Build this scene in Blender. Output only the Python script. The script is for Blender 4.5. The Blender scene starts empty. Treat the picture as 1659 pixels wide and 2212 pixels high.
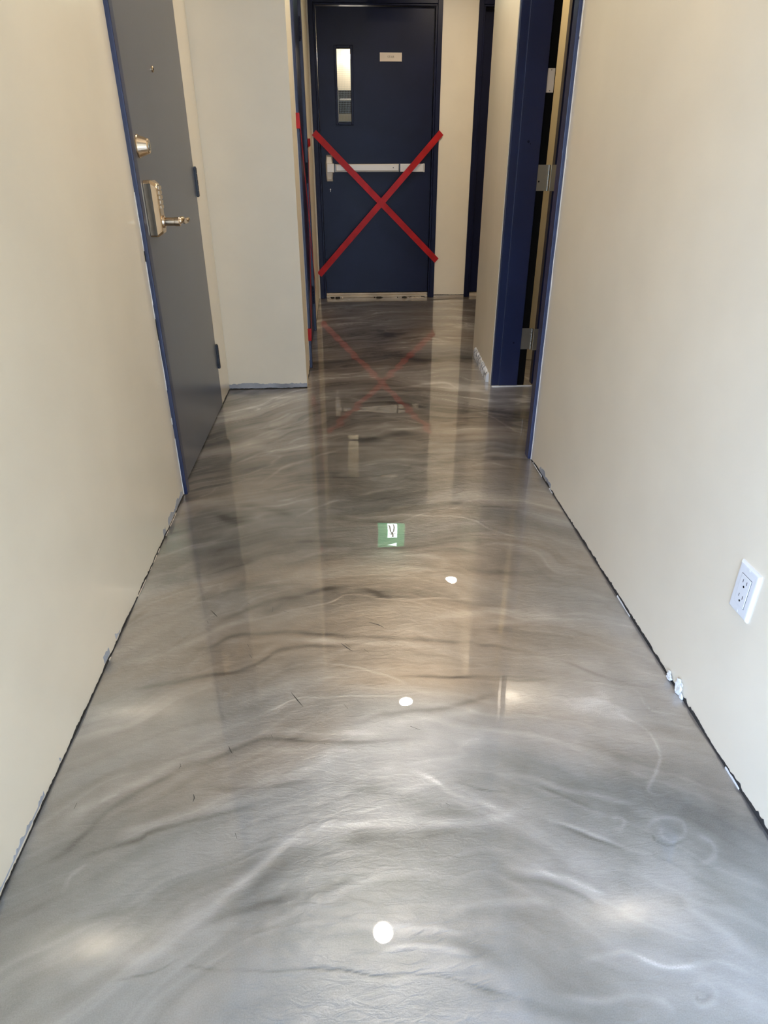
import bpy, bmesh, math, random
import numpy as np
from mathutils import Vector, Matrix
random.seed(7)
SC = bpy.context.scene
COL = SC.collection

# ------------------------------------------------------------------ camera
cam_d = bpy.data.cameras.new('camera')
cam = bpy.data.objects.new('camera', cam_d)
COL.objects.link(cam)
cam_d.sensor_fit = 'HORIZONTAL'
cam_d.sensor_width = 36.0
cam_d.lens = 30.744
cam_d.clip_start = 0.02
Xa = Vector((0.9981774, -0.0603371, -0.0011810))
Dn = Vector((-0.0298802, -0.4771272, -0.8783261))
Fw = Vector((0.0524322, 0.8767605, -0.4780605))
M = Matrix((Xa, -Dn, -Fw)).transposed().to_4x4()
M.translation = Vector((0, 0, 1.15))
cam.matrix_world = M
SC.camera = cam

# ------------------------------------------------------------------ world, lights, exposure
CEIL = 2.45
world = bpy.data.worlds.new('world')
SC.world = world
world.use_nodes = True
bgn = world.node_tree.nodes['Background']
bgn.inputs['Color'].default_value = (0.60, 0.76, 1.0, 1)
bgn.inputs['Strength'].default_value = 5.0
SC.view_settings.view_transform = 'Standard'
SC.view_settings.look = 'None'
SC.view_settings.gamma = 1.0
SC.view_settings.use_curve_mapping = False
SC.view_settings.exposure = 0.0
LAMP_COL = (1.0, 0.865, 0.675)
LAMP_STR = 520.0
FAR_STR = 560.0
# daylight enters through the glazed front door and a side window, both behind the camera
def daylight(name, loc, aim, sx, sy, watt, spread):
    l = bpy.data.lights.new(name, 'AREA'); l.shape = 'RECTANGLE'; l.size = sx; l.size_y = sy
    l.energy = watt; l.color = (0.46, 0.63, 1.0); l.spread = math.radians(spread)
    o = bpy.data.objects.new(name, l); COL.objects.link(o); o.location = loc
    o.rotation_euler = (Vector(aim) - Vector(loc)).to_track_quat('-Z', 'Y').to_euler()
    return o
daylight('daylight_door', (0.0, -1.96, 1.0), (0.15, -0.95, 0.0), 1.2, 1.3, 16.0, 86)
daylight('daylight_window', (-0.60, -1.05, 1.15), (0.70, -0.40, 0.35), 1.1, 1.5, 74.0, 112)

# ------------------------------------------------------------------ materials
def new_mat(name):
    m = bpy.data.materials.new(name); m.use_nodes = True
    nt = m.node_tree
    return m, nt, nt.nodes['Principled BSDF']
def nd(nt, t, **kw):
    n = nt.nodes.new(t)
    for k, v in kw.items(): setattr(n, k, v)
    return n
def coords(nt, scale=(1, 1, 1)):
    tc = nd(nt, 'ShaderNodeTexCoord'); mp = nd(nt, 'ShaderNodeMapping')
    mp.inputs['Scale'].default_value = scale
    nt.links.new(tc.outputs['Object'], mp.inputs['Vector'])
    return mp.outputs['Vector']
def noise(nt, vec, scale, detail=3, rough=0.5, dist=0.0):
    n = nd(nt, 'ShaderNodeTexNoise')
    n.inputs['Scale'].default_value = scale; n.inputs['Detail'].default_value = detail
    n.inputs['Roughness'].default_value = rough; n.inputs['Distortion'].default_value = dist
    nt.links.new(vec, n.inputs['Vector'])
    return n.outputs['Fac']
def ramp(nt, fac, stops):
    r = nd(nt, 'ShaderNodeValToRGB')
    el = r.color_ramp.elements
    while len(el) < len(stops): el.new(0.5)
    for e, (p, c) in zip(el, stops):
        e.position = p; e.color = (c[0], c[1], c[2], 1)
    nt.links.new(fac, r.inputs['Fac'])
    return r.outputs['Color']
def bump(nt, h, dist, strength=1.0, prev=None):
    b = nd(nt, 'ShaderNodeBump')
    b.inputs['Strength'].default_value = strength; b.inputs['Distance'].default_value = dist
    nt.links.new(h, b.inputs['Height'])
    if prev is not None: nt.links.new(prev, b.inputs['Normal'])
    return b.outputs['Normal']
def paint(name, col, rough=0.4, var=0.06, bscale=260, bdist=0.0001, spec=0.5, metal=0.0, coat=0.0, specks=False):
    m, nt, p = new_mat(name)
    v = coords(nt)
    n = noise(nt, v, 5, 4)
    a = [c * (1 - var) for c in col]; b = [min(1, c * (1 + var)) for c in col]
    c = ramp(nt, n, [(0.3, a), (0.7, b)])
    if specks:
        vo = nd(nt, 'ShaderNodeTexVoronoi'); vo.inputs['Scale'].default_value = 16
        nt.links.new(v, vo.inputs['Vector'])
        lt = nd(nt, 'ShaderNodeMath', operation='LESS_THAN'); lt.inputs[1].default_value = 0.022
        nt.links.new(vo.outputs['Distance'], lt.inputs[0])
        sep = nd(nt, 'ShaderNodeSeparateColor'); nt.links.new(vo.outputs['Color'], sep.inputs['Color'])
        g = nd(nt, 'ShaderNodeMath', operation='GREATER_THAN'); g.inputs[1].default_value = 0.93
        nt.links.new(sep.outputs['Red'], g.inputs[0])
        mu = nd(nt, 'ShaderNodeMath', operation='MULTIPLY')
        nt.links.new(lt.outputs[0], mu.inputs[0]); nt.links.new(g.outputs[0], mu.inputs[1])
        mx = nd(nt, 'ShaderNodeMix', data_type='RGBA')
        nt.links.new(mu.outputs[0], mx.inputs['Factor'])
        nt.links.new(c, mx.inputs['A']); mx.inputs['B'].default_value = (0.12, 0.10, 0.08, 1)
        c = mx.outputs['Result']
    nt.links.new(c, p.inputs['Base Color'])
    p.inputs['Roughness'].default_value = rough
    p.inputs['Specular IOR Level'].default_value = spec
    p.inputs['Metallic'].default_value = metal
    p.inputs['Coat Weight'].default_value = coat
    if bdist:
        nt.links.new(bump(nt, noise(nt, v, bscale, 2), bdist), p.inputs['Normal'])
    return m
def emit(name, col, s):
    m, nt, p = new_mat(name)
    p.inputs['Base Color'].default_value = (*[min(1, c) for c in col], 1)
    p.inputs['Emission Color'].default_value = (*col, 1)
    p.inputs['Emission Strength'].default_value = s
    return m
WALL = (0.80, 0.715, 0.56)
M_wall = paint('wall_paint', WALL, 0.45, 0.025, 190, 0.00006, specks=True, coat=1.0)
M_wall.node_tree.nodes['Principled BSDF'].inputs['Coat Roughness'].default_value = 0.16
M_wall.node_tree.nodes['Principled BSDF'].inputs['Coat IOR'].default_value = 1.6
M_wallf = paint('wall_paint_flat', WALL, 0.42, 0.025, 190, 0.00012)
M_wall2 = paint('room_paint', (0.66, 0.56, 0.33), 0.5, 0.03, 190, 0.0001)
M_ceil = paint('ceiling_paint', (0.78, 0.76, 0.72), 0.8, 0.02, 120, 0.0002)
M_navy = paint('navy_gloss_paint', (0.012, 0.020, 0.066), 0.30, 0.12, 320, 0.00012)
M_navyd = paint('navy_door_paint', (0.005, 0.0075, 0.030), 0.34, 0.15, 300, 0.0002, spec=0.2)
M_gray = paint('slate_door_paint', (0.070, 0.076, 0.098), 0.30, 0.05, 260, 0.00012, spec=0.8)
M_black = paint('black_rubber', (0.004, 0.004, 0.004), 0.8, 0.1, 200, 0, spec=0.1)
M_gap = paint('dark_joint', (0.02, 0.018, 0.016), 0.9, 0.4, 200, 0)
M_white = paint('white_plastic', (0.70, 0.70, 0.70), 0.25, 0.01, 50, 0)
M_plaster = paint('bare_plaster', (0.70, 0.70, 0.69), 0.9, 0.08, 90, 0.0012)
M_primer = paint('grey_primer', (0.34, 0.35, 0.38), 0.85, 0.35, 150, 0.001)
M_label = paint('label_plate', (0.72, 0.62, 0.50), 0.4, 0.03, 50, 0)
M_ink = paint('ink', (0.22, 0.17, 0.11), 0.6, 0.1, 50, 0)
M_nickel = paint('satin_nickel', (0.64, 0.50, 0.35), 0.24, 0.05, 500, 0.00002, metal=1.0)
M_steel = paint('zinc_steel', (0.42, 0.43, 0.40), 0.36, 0.12, 160, 0.0001, metal=1.0)
M_alu = paint('painted_aluminium', (0.66, 0.62, 0.56), 0.38, 0.03, 300, 0, metal=0.25)
M_dark = paint('dark_steel', (0.05, 0.055, 0.065), 0.35, 0.2, 200, 0, metal=0.6)
M_sill = paint('threshold_metal', (0.50, 0.42, 0.32), 0.45, 0.25, 200, 0.0002, metal=0.3)
M_stair = paint('stair_concrete', (0.06, 0.05, 0.045), 0.8, 0.3, 40, 0.001)
M_bulb = emit('lamp_glow', LAMP_COL, LAMP_STR)
M_bulbfar = emit('lamp_glow_far', (1.0, 0.84, 0.64), FAR_STR)
M_green = emit('sign_green', (0.10, 0.50, 0.24), 2.5)
M_signwhite = emit('sign_white', (0.85, 1.0, 1.0), 9.0)
M_tape = None
def tape_mat():
    m, nt, p = new_mat('red_tape')
    v = coords(nt)
    c = ramp(nt, noise(nt, v, 14, 4), [(0.3, (0.33, 0.004, 0.005)), (0.7, (0.50, 0.007, 0.008))])
    nt.links.new(c, p.inputs['Base Color'])
    p.inputs['Roughness'].default_value = 0.38
    p.inputs['Specular IOR Level'].default_value = 0.3
    nt.links.new(bump(nt, noise(nt, v, 60, 3), 0.0010, 0.7), p.inputs['Normal'])
    return m
M_tape = tape_mat()
def glass_mat():
    m, nt, p = new_mat('wired_glass')
    p.inputs['Base Color'].default_value = (0.95, 0.97, 0.96, 1)
    p.inputs['Transmission Weight'].default_value = 1.0
    p.inputs['Roughness'].default_value = 0.0
    p.inputs['IOR'].default_value = 1.05
    return m
M_glass = glass_mat()

# ------------------------------------------------------------------ helpers
def add_box(bm, lo, hi, rot=None, at=None):
    vs = []
    for z in (lo[2], hi[2]):
        for x, y in ((lo[0], lo[1]), (hi[0], lo[1]), (hi[0], hi[1]), (lo[0], hi[1])):
            v = Vector((x, y, z))
            if rot is not None: v = rot @ v
            if at is not None: v = v + Vector(at)
            vs.append(bm.verts.new(v))
    for f in ((3, 2, 1, 0), (4, 5, 6, 7), (0, 1, 5, 4), (1, 2, 6, 5), (2, 3, 7, 6), (3, 0, 4, 7)):
        bm.faces.new([vs[i] for i in f])
    return vs
def add_tube(bm, pts, rads, n=16, cap=True, flat=None):
    """tube through points with radius per point; flat = (axis vector, factor) squashes the section"""
    rings = []
    pts = [Vector(p) for p in pts]
    for i, p in enumerate(pts):
        d = (pts[min(i + 1, len(pts) - 1)] - pts[max(i - 1, 0)]).normalized()
        up = Vector((0, 0, 1)) if abs(d.z) < 0.9 else Vector((0, 1, 0))
        a = d.cross(up).normalized(); b = d.cross(a).normalized()
        r = rads[i] if hasattr(rads, '__len__') else rads
        ring = []
        for k in range(n):
            t = 2 * math.pi * k / n
            off = a * math.cos(t) * r + b * math.sin(t) * r
            if flat is not None:
                ax = Vector(flat[0]); off = off - ax * off.dot(ax) * (1 - flat[1])
            ring.append(bm.verts.new(p + off))
        rings.append(ring)
    for r0, r1 in zip(rings, rings[1:]):
        for k in range(n):
            bm.faces.new((r0[k], r0[(k + 1) % n], r1[(k + 1) % n], r1[k]))
    if cap:
        bm.faces.new(rings[0][::-1]); bm.faces.new(rings[-1])
def add_prism(bm, poly, d, extrude):
    """poly: list of 3-D points, extruded by vector"""
    e = Vector(extrude)
    a = [bm.verts.new(Vector(p)) for p in poly]
    b = [bm.verts.new(Vector(p) + e) for p in poly]
    n = len(a)
    bm.faces.new(a); bm.faces.new(b[::-1])
    for i in range(n): bm.faces.new((a[i], b[i], b[(i + 1) % n], a[(i + 1) % n]))
def mesh(name, bm, mat, parent=None, bevel=0.0, seg=2, smooth=False, kind=None, mats=None):
    bmesh.ops.recalc_face_normals(bm, faces=bm.faces)
    me = bpy.data.meshes.new(name)
    bm.to_mesh(me); bm.free()
    for m in (mats or [mat]): me.materials.append(m)
    o = bpy.data.objects.new(name, me)
    COL.objects.link(o)
    if parent is not None:
        o.parent = parent
        o.matrix_parent_inverse = Matrix.Translation(parent.location).inverted()
    if smooth:
        for p in me.polygons: p.use_smooth = True
    if bevel:
        b = o.modifiers.new('bevel', 'BEVEL'); b.width = bevel; b.segments = seg
        b.limit_method = 'ANGLE'; b.angle_limit = math.radians(40)
        b.harden_normals = False
    if kind: o['kind'] = kind
    return o
def boxes(name, lst, mat, parent=None, bevel=0.0, kind=None, seg=2):
    bm = bmesh.new()
    for lo, hi in lst: add_box(bm, lo, hi)
    return mesh(name, bm, mat, parent, bevel, seg, kind=kind)
def tag(o, label, cat, group=None):
    o['label'] = label; o['category'] = cat
    if group: o['group'] = group
    return o
def thing(name, loc, label, cat, group=None):
    o = bpy.data.objects.new(name, None); COL.objects.link(o)
    o.location = loc; o.empty_display_size = 0.05
    return tag(o, label, cat, group)
def root(name, loc):
    o = bpy.data.objects.new(name, None); COL.objects.link(o); o.location = loc
    o['kind'] = 'structure'; o.empty_display_size = 0.05
    return o
# ------------------------------------------------------------------ room shell
HD = 2.15          # door leaf top
HF = 2.20          # frame top
XL, XR = -0.635, 0.786
# left wall with the slate door
boxes('wall_left', [((-0.80, -2.0, 0), (XL, -1.65, CEIL)), ((-0.80, -1.65, 0), (XL, -0.45, 0.35)), ((-0.80, -1.65, 1.95), (XL, -0.45, CEIL)), ((-0.80, -0.45, 0), (XL, 2.30, CEIL)), ((-0.80, 2.30, HF), (XL, 3.34, CEIL)),
                    ((-0.80, 3.335, 0), (-0.648, 3.60, CEIL))], M_wall, kind='structure')
# projecting block at the end of the left wall and its long side with door_2
boxes('wall_front', [((-0.95, 3.595, 0), (-0.216, 3.97, CEIL)), ((-0.95, 3.97, HF), (-0.216, 5.01, CEIL)),
                     ((-0.95, 5.01, 0), (-0.216, 6.21, CEIL)), ((-0.95, 3.97, 0), (-0.40, 5.01, HF))], M_wallf, kind='structure')
# far wall: stair door opening and a second opening to its right
boxes('wall_back', [((-0.40, 6.212, 0), (-0.203, 6.40, CEIL)), ((-0.203, 6.212, HF), (0.829, 6.40, CEIL)),
                    ((0.829, 6.212, 0), (1.108, 6.40, CEIL)), ((1.108, 6.212, HF), (2.12, 6.40, CEIL)),
                    ((2.12, 6.212, 0), (2.4, 6.40, CEIL))], M_wallf, kind='structure')
# right wall up to the open doorway, header over it
boxes('wall_right', [((XR, -2.0, 0), (0.95, 2.585, CEIL)), ((XR + 0.03, 2.585, HF), (0.965, 3.60, CEIL))], M_wall, kind='structure')
bm = bmesh.new()   # stub of wall between the doorway and the alcove
add_prism(bm, [(0.819, 3.582, 0), (0.970, 3.600, 0), (0.970, 4.35, 0), (0.860, 4.35, 0)], 0, (0, 0, CEIL))
mesh('wall_stub', bm, M_wallf, kind='structure')
boxes('wall_divider', [((0.970, 4.10, 0), (2.42, 4.35, CEIL))], M_wall2, kind='structure')
boxes('wall_alcove', [((2.40, 4.10, 0), (2.55, 6.40, CEIL))], M_wallf, kind='structure')
boxes('wall_room', [((2.40, 1.9, 0), (2.55, 4.10, CEIL)), ((0.95, 1.9, 0), (2.40, 2.05, CEIL))], M_wall2, kind='structure')
boxes('wall_entrance', [((-0.80, -2.12, 0), (-0.57, -2.0, CEIL)), ((0.72, -2.12, 0), (0.95, -2.0, CEIL)),
                        ((-0.57, -2.12, 2.3), (0.72, -2.0, CEIL))], M_wall, kind='structure')
boxes('ceiling', [((-0.96, -2.12, CEIL), (2.56, 6.41, CEIL + 0.1))], M_ceil, kind='structure')
# glazed entrance behind the camera
w = root('window_1', (0.075, -2.06, 0))
boxes('window_frame', [((-0.57, -2.10, 0), (-0.52, -2.02, 2.3)), ((0.67, -2.10, 0), (0.72, -2.02, 2.3)),
                       ((-0.52, -2.10, 2.25), (0.67, -2.02, 2.3)), ((-0.52, -2.10, 0), (0.67, -2.02, 0.12))], M_dark, w, 0.003)
boxes('window_glass', [((-0.52, -2.065, 0.12), (0.67, -2.059, 2.25))], M_glass, w)

w = root('window_2', (-0.70, -1.05, 1.15))
boxes('window_frame', [((-0.78, -1.65, 0.35), (-0.66, -1.60, 1.95)), ((-0.78, -0.50, 0.35), (-0.66, -0.45, 1.95)),
                       ((-0.78, -1.60, 1.90), (-0.66, -0.50, 1.95)), ((-0.78, -1.60, 0.35), (-0.66, -0.50, 0.40))], M_dark, w, 0.003)
boxes('window_glass', [((-0.725, -1.60, 0.40), (-0.719, -0.50, 1.90))], M_glass, w)

# ------------------------------------------------------------------ floor
STROKES = [
    (-0.55, 7, [(-0.364,0.978),(-0.322,1.004),(-0.278,1.031),(-0.232,1.056),(-0.189,1.064),(-0.084,1.051),(-0.008,1.039),(0.066,1.044),(0.166,1.042)]),
    (0.3, 14, [(-0.351,1.01),(-0.278,1.056),(-0.191,1.087),(-0.084,1.075),(0.032,1.064),(0.138,1.071)]),
    (0.3, 12, [(-0.357,0.945),(-0.289,0.993),(-0.214,1.03),(-0.123,1.029),(-0.011,1.014),(0.132,1.014)]),
    (-0.45, 8, [(0.352,1.172),(0.317,1.163),(0.259,1.141),(0.176,1.125),(0.124,1.125),(0.05,1.115),(-0.023,1.093)]),
    (0.25, 12, [(0.321,1.131),(0.251,1.113),(0.141,1.097),(0.049,1.089),(-0.02,1.074)]),
    (-0.45, 6, [(-0.422,1.263),(-0.359,1.284),(-0.293,1.295),(-0.24,1.325),(-0.198,1.362),(-0.139,1.377),(-0.063,1.373),(0.044,1.353)]),
    (0.35, 10, [(-0.264,1.339),(-0.202,1.385),(-0.129,1.4),(-0.029,1.394)]),
    (-0.45, 7, [(-0.446,1.383),(-0.388,1.387),(-0.335,1.422),(-0.276,1.436),(-0.185,1.436),(-0.093,1.425),(0.029,1.409),(0.149,1.396),(0.239,1.377),(0.355,1.351),(0.435,1.323),(0.52,1.296)]),
    (0.3, 9, [(-0.393,1.412),(-0.272,1.405),(-0.183,1.409),(-0.054,1.393),(0.119,1.371),(0.266,1.349)]),
    (-0.5, 8, [(-0.407,1.493),(-0.319,1.53),(-0.228,1.589),(-0.164,1.598),(-0.071,1.635),(0.036,1.629),(0.101,1.589),(0.232,1.576)]),
    (-0.3, 14, [(-0.083,1.617),(0.027,1.603),(0.123,1.585)]),
    (0.5, 2.2, [(-0.205,1.534),(-0.07,1.567),(-0.005,1.603),(0.1,1.577),(0.231,1.567),(0.379,1.549)]),
    (0.45, 2.2, [(-0.211,1.146),(-0.151,1.178),(-0.108,1.189),(0.021,1.186),(0.184,1.182)]),
    (0.45, 2.2, [(-0.09,1.309),(0.001,1.286),(0.079,1.249),(0.127,1.218)]),
    (-0.45, 4, [(0.079,1.249),(0.19,1.237),(0.303,1.235),(0.469,1.22)]),
    (-0.55, 7, [(-0.2,0.897),(-0.308,0.869),(-0.4,0.847),(-0.421,0.832),(-0.487,0.815),(-0.528,0.797)]),
    (0.3, 12, [(-0.202,0.918),(-0.311,0.889),(-0.404,0.864),(-0.493,0.836)]),
    (-0.35, 10, [(-0.358,0.948),(-0.242,0.937),(-0.173,0.937),(-0.081,0.949),(-0.058,0.953)]),
    (-0.35, 26, [(-0.181,0.922),(-0.081,0.937),(0.013,0.927),(0.101,0.883),(0.189,0.859),(0.263,0.847)]),
    (0.5, 14, [(-0.352,0.654),(-0.303,0.677),(-0.25,0.701),(-0.197,0.75),(-0.16,0.792),(-0.12,0.818),(-0.056,0.837),(0.054,0.84),(0.185,0.83),(0.273,0.832),(0.321,0.846),(0.388,0.829)]),
    (-0.35, 22, [(-0.262,0.667),(-0.197,0.716),(-0.152,0.761),(-0.102,0.785),(-0.014,0.806),(0.11,0.807),(0.244,0.802)]),
    (-0.4, 12, [(-0.297,0.65),(-0.246,0.673),(-0.171,0.692),(-0.114,0.704),(-0.066,0.709),(-0.014,0.731)]),
    (0.3, 14, [(-0.174,0.65),(-0.112,0.673),(-0.055,0.693),(-0.014,0.715),(0.047,0.732),(0.108,0.736),(0.17,0.727)]),
    (0.5, 9, [(0.045,0.632),(0.06,0.638),(0.116,0.634),(0.171,0.618)]),
    (0.45, 9, [(0.027,0.599),(0.076,0.606),(0.13,0.601),(0.18,0.584)]),
    (-0.35, 16, [(0.077,0.619),(0.151,0.611),(0.203,0.587),(0.252,0.562)]),
    (0.4, 12, [(0.137,0.65),(0.199,0.669),(0.279,0.672),(0.335,0.657)]),
    (-0.4, 3.5, [(-0.287,0.598),(-0.214,0.587),(-0.142,0.581),(-0.071,0.578),(-0.017,0.572),(0.036,0.563),(0.089,0.563),(0.142,0.552),(0.208,0.529),(0.241,0.519),(0.292,0.502)]),
    (0.4, 9, [(0.108,0.959),(0.153,0.934),(0.195,0.898),(0.258,0.863),(0.321,0.843)]),
    (-0.5, 2, [(0.203,0.925),(0.265,0.902),(0.31,0.89)]),
    (0.45, 8, [(0.296,0.94),(0.369,0.924),(0.427,0.894),(0.508,0.869),(0.564,0.846)]),
    (-0.4, 6, [(0.369,0.908),(0.43,0.874),(0.478,0.837)]),
    (0.5, 7, [(0.356,0.83),(0.42,0.802),(0.472,0.773),(0.524,0.748),(0.549,0.741)]),
    (-0.45, 5, [(0.379,0.819),(0.435,0.784),(0.504,0.749)]),
    (0.45, 10, [(0.26,0.738),(0.333,0.717),(0.402,0.686),(0.433,0.665)]),
    (-0.35, 8, [(0.261,0.716),(0.328,0.699),(0.385,0.674),(0.416,0.645)]),
    (-0.4, 5, [(0.156,1.246),(0.261,1.234),(0.418,1.213),(0.484,1.217)]),
    (-0.4, 6, [(0.477,1.313),(0.545,1.277),(0.61,1.224),(0.678,1.19),(0.745,1.157)]),
    (0.4, 3, [(0.563,1.197),(0.65,1.184),(0.688,1.161),(0.692,1.096),(0.759,1.073)]),
    (0.4, 5, [(0.609,1.091),(0.662,1.032),(0.654,0.954),(0.6,0.886),(0.629,0.862)]),
    (0.3, 6, [(0.558,0.788),(0.578,0.807),(0.608,0.815),(0.63,0.804),(0.623,0.779),(0.595,0.766),(0.583,0.781),(0.597,0.795)]),
    (-0.4, 3, [(0.564,0.783),(0.569,0.765),(0.59,0.756),(0.622,0.767)]),
    (0.28, 6, [(0.498,0.817),(0.513,0.824),(0.523,0.813),(0.512,0.798),(0.496,0.797)]),
    (0.3, 9, [(0.646,0.778),(0.667,0.757),(0.657,0.729),(0.623,0.713)]),
    (0.3, 7, [(0.516,0.52),(0.538,0.525),(0.551,0.515),(0.543,0.499),(0.521,0.493),(0.511,0.502)]),
    (-0.4, 4, [(0.517,0.507),(0.525,0.5),(0.542,0.508)]),
    (0.4, 8, [(0.349,0.564),(0.429,0.573),(0.495,0.548),(0.581,0.55),(0.629,0.526)]),
    (0.35, 10, [(0.298,0.52),(0.36,0.51),(0.413,0.513),(0.46,0.504),(0.477,0.484)]),
    (-0.3, 14, [(0.157,0.549),(0.224,0.519),(0.291,0.496),(0.359,0.485)]),
    (0.45, 4, [(-0.317,2.805),(-0.236,2.851),(-0.097,2.876),(-0.007,2.888),(0.098,2.846),(0.187,2.917),(0.334,2.944),(0.41,2.963),(0.554,2.924)]),
    (-0.45, 11, [(0.02,2.784),(0.106,2.818),(0.217,2.879),(0.37,2.87)]),
    (-0.6, 16, [(-0.077,4.887),(0.207,4.971),(0.364,4.788),(0.565,4.625)]),
    (-0.45, 14, [(0.015,4.236),(0.231,4.336),(0.46,4.151),(0.529,3.989)]),
    (-0.4, 12, [(-0.124,3.655),(0.037,3.778),(0.279,3.717),(0.457,3.618)]),
    (0.5, 3.5, [(-0.193,2.094),(-0.113,2.171),(-0.041,2.215),(0.017,2.2)]),
    (0.4, 4, [(0.028,2.25),(0.147,2.294),(0.237,2.301)]),
    (0.5, 3.5, [(-0.051,2.12),(0.051,2.068),(0.19,2.084),(0.298,2.07),(0.431,2.045),(0.495,1.954),(0.587,1.898),(0.668,1.886)]),
    (-0.4, 7, [(-0.084,2.094),(0.05,2.041),(0.159,2.031),(0.289,2.036)]),
    (0.4, 3, [(0.631,3.179),(0.725,3.065),(0.795,2.878),(0.842,2.834)]),
    (0.45, 2.5, [(0.273,4.967),(0.436,5.001),(0.635,5.049)]),
    (0.35, 3, [(-0.154,5.179),(0.064,5.328),(0.354,5.243),(0.582,5.328)]),
    (0.5, 2, [(0.634,4.756),(0.836,4.647),(0.917,4.563)]),
    (0.55, 2.5, [(-0.07,3.526),(0.077,3.549),(0.315,3.567),(0.474,3.625),(0.578,3.627),(0.638,3.505)]),
    (0.4, 4, [(0.03,3.386),(0.182,3.422),(0.387,3.456),(0.63,3.378),(0.856,3.258)]),
    (0.4, 3, [(0.262,3.168),(0.483,3.224),(0.688,3.155),(0.85,3.031)]),
    (0.5, 2.5, [(-0.384,3.045),(-0.319,3.138),(-0.28,3.182)]),
    (0.5, 3, [(-0.458,2.842),(-0.373,2.929),(-0.285,3.014),(-0.202,3.091),(-0.113,3.111)]),
    (0.6, 3, [(-0.476,2.575),(-0.393,2.668),(-0.31,2.709),(-0.199,2.754),(-0.134,2.777)]),
    (0.5, 2.5, [(-0.274,2.786),(-0.227,2.844),(-0.153,2.874)]),
    (0.6, 4, [(-0.36,2.367),(-0.308,2.454),(-0.253,2.542),(-0.17,2.599),(-0.108,2.66),(-0.023,2.696)]),
    (0.4, 3, [(-0.277,2.223),(-0.195,2.252),(-0.101,2.314)]),
    (0.5, 3, [(-0.395,2.167),(-0.267,2.188),(-0.096,2.246)]),
    (-0.6, 13, [(-0.564,2.131),(-0.508,2.142),(-0.425,2.088),(-0.343,2.096)]),
    (-0.35, 10, [(-0.415,2.201),(-0.299,2.157),(-0.193,2.097)]),
    (0.35, 10, [(-0.598,1.337),(-0.524,1.352),(-0.433,1.417),(-0.347,1.477),(-0.264,1.507)]),
    (-0.45, 7, [(-0.544,1.233),(-0.47,1.255),(-0.381,1.277),(-0.242,1.296)]),
    (0.45, 14, [(-0.578,0.886),(-0.52,0.923),(-0.451,0.968),(-0.386,1.009),(-0.282,1.038)]),
    (-0.5, 10, [(-0.582,0.796),(-0.549,0.819),(-0.508,0.881),(-0.471,0.926),(-0.38,0.982),(-0.281,1.03)]),
    (0.5, 7, [(-0.505,0.786),(-0.522,0.77),(-0.527,0.758),(-0.526,0.73)]),
    (0.35, 14, [(-0.318,0.691),(-0.257,0.713),(-0.193,0.737)]),
    (-0.3, 12, [(-0.533,0.646),(-0.467,0.683),(-0.382,0.702)]),
    (-0.5, 2, [(-0.291,0.602),(-0.237,0.591)]),
    (-0.4, 3, [(-0.395,0.584),(-0.33,0.594),(-0.291,0.617)]),
    (0.5, 5, [(-0.522,0.916),(-0.508,0.929),(-0.488,0.942)]),
    (-0.35, 12, [(-0.462,1.594),(-0.336,1.657),(-0.225,1.669)]),
    (-0.3, 10, [(0.175,1.7),(0.352,1.715),(0.521,1.678),(0.64,1.684)]),
    (0.3, 14, [(0.179,1.467),(0.341,1.489),(0.514,1.485),(0.634,1.439)]),
    (-0.3, 8, [(0.366,1.414),(0.537,1.424),(0.662,1.366)]),
    (0.3, 8, [(-0.087,1.824),(0.095,1.841),(0.288,1.787),(0.486,1.788)]),
    (-0.35, 8, [(-0.305,1.896),(-0.121,1.92),(0.051,1.879)]),
    (0.35, 3, [(0.48,2.477),(0.605,2.516),(0.709,2.453)]),
    (0.35, 3, [(0.015,2.506),(0.173,2.543),(0.343,2.476)]),
    (-0.4, 8, [(0.37,2.531),(0.54,2.594),(0.692,2.549)]),
    (0.4, 2.5, [(-0.573,2.268),(-0.535,2.305),(-0.518,2.364)]),
    (0.45, 3, [(-0.606,3.366),(-0.466,3.417),(-0.27,3.459)]),
    (-0.35, 6, [(-0.628,3.521),(-0.446,3.47),(-0.248,3.513)]),
    (0.3, 20, [(-0.465,0.587),(-0.394,0.613),(-0.308,0.629)]),
    (0.3, 20, [(0.566,0.648),(0.607,0.599),(0.64,0.546)]),
]
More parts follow.
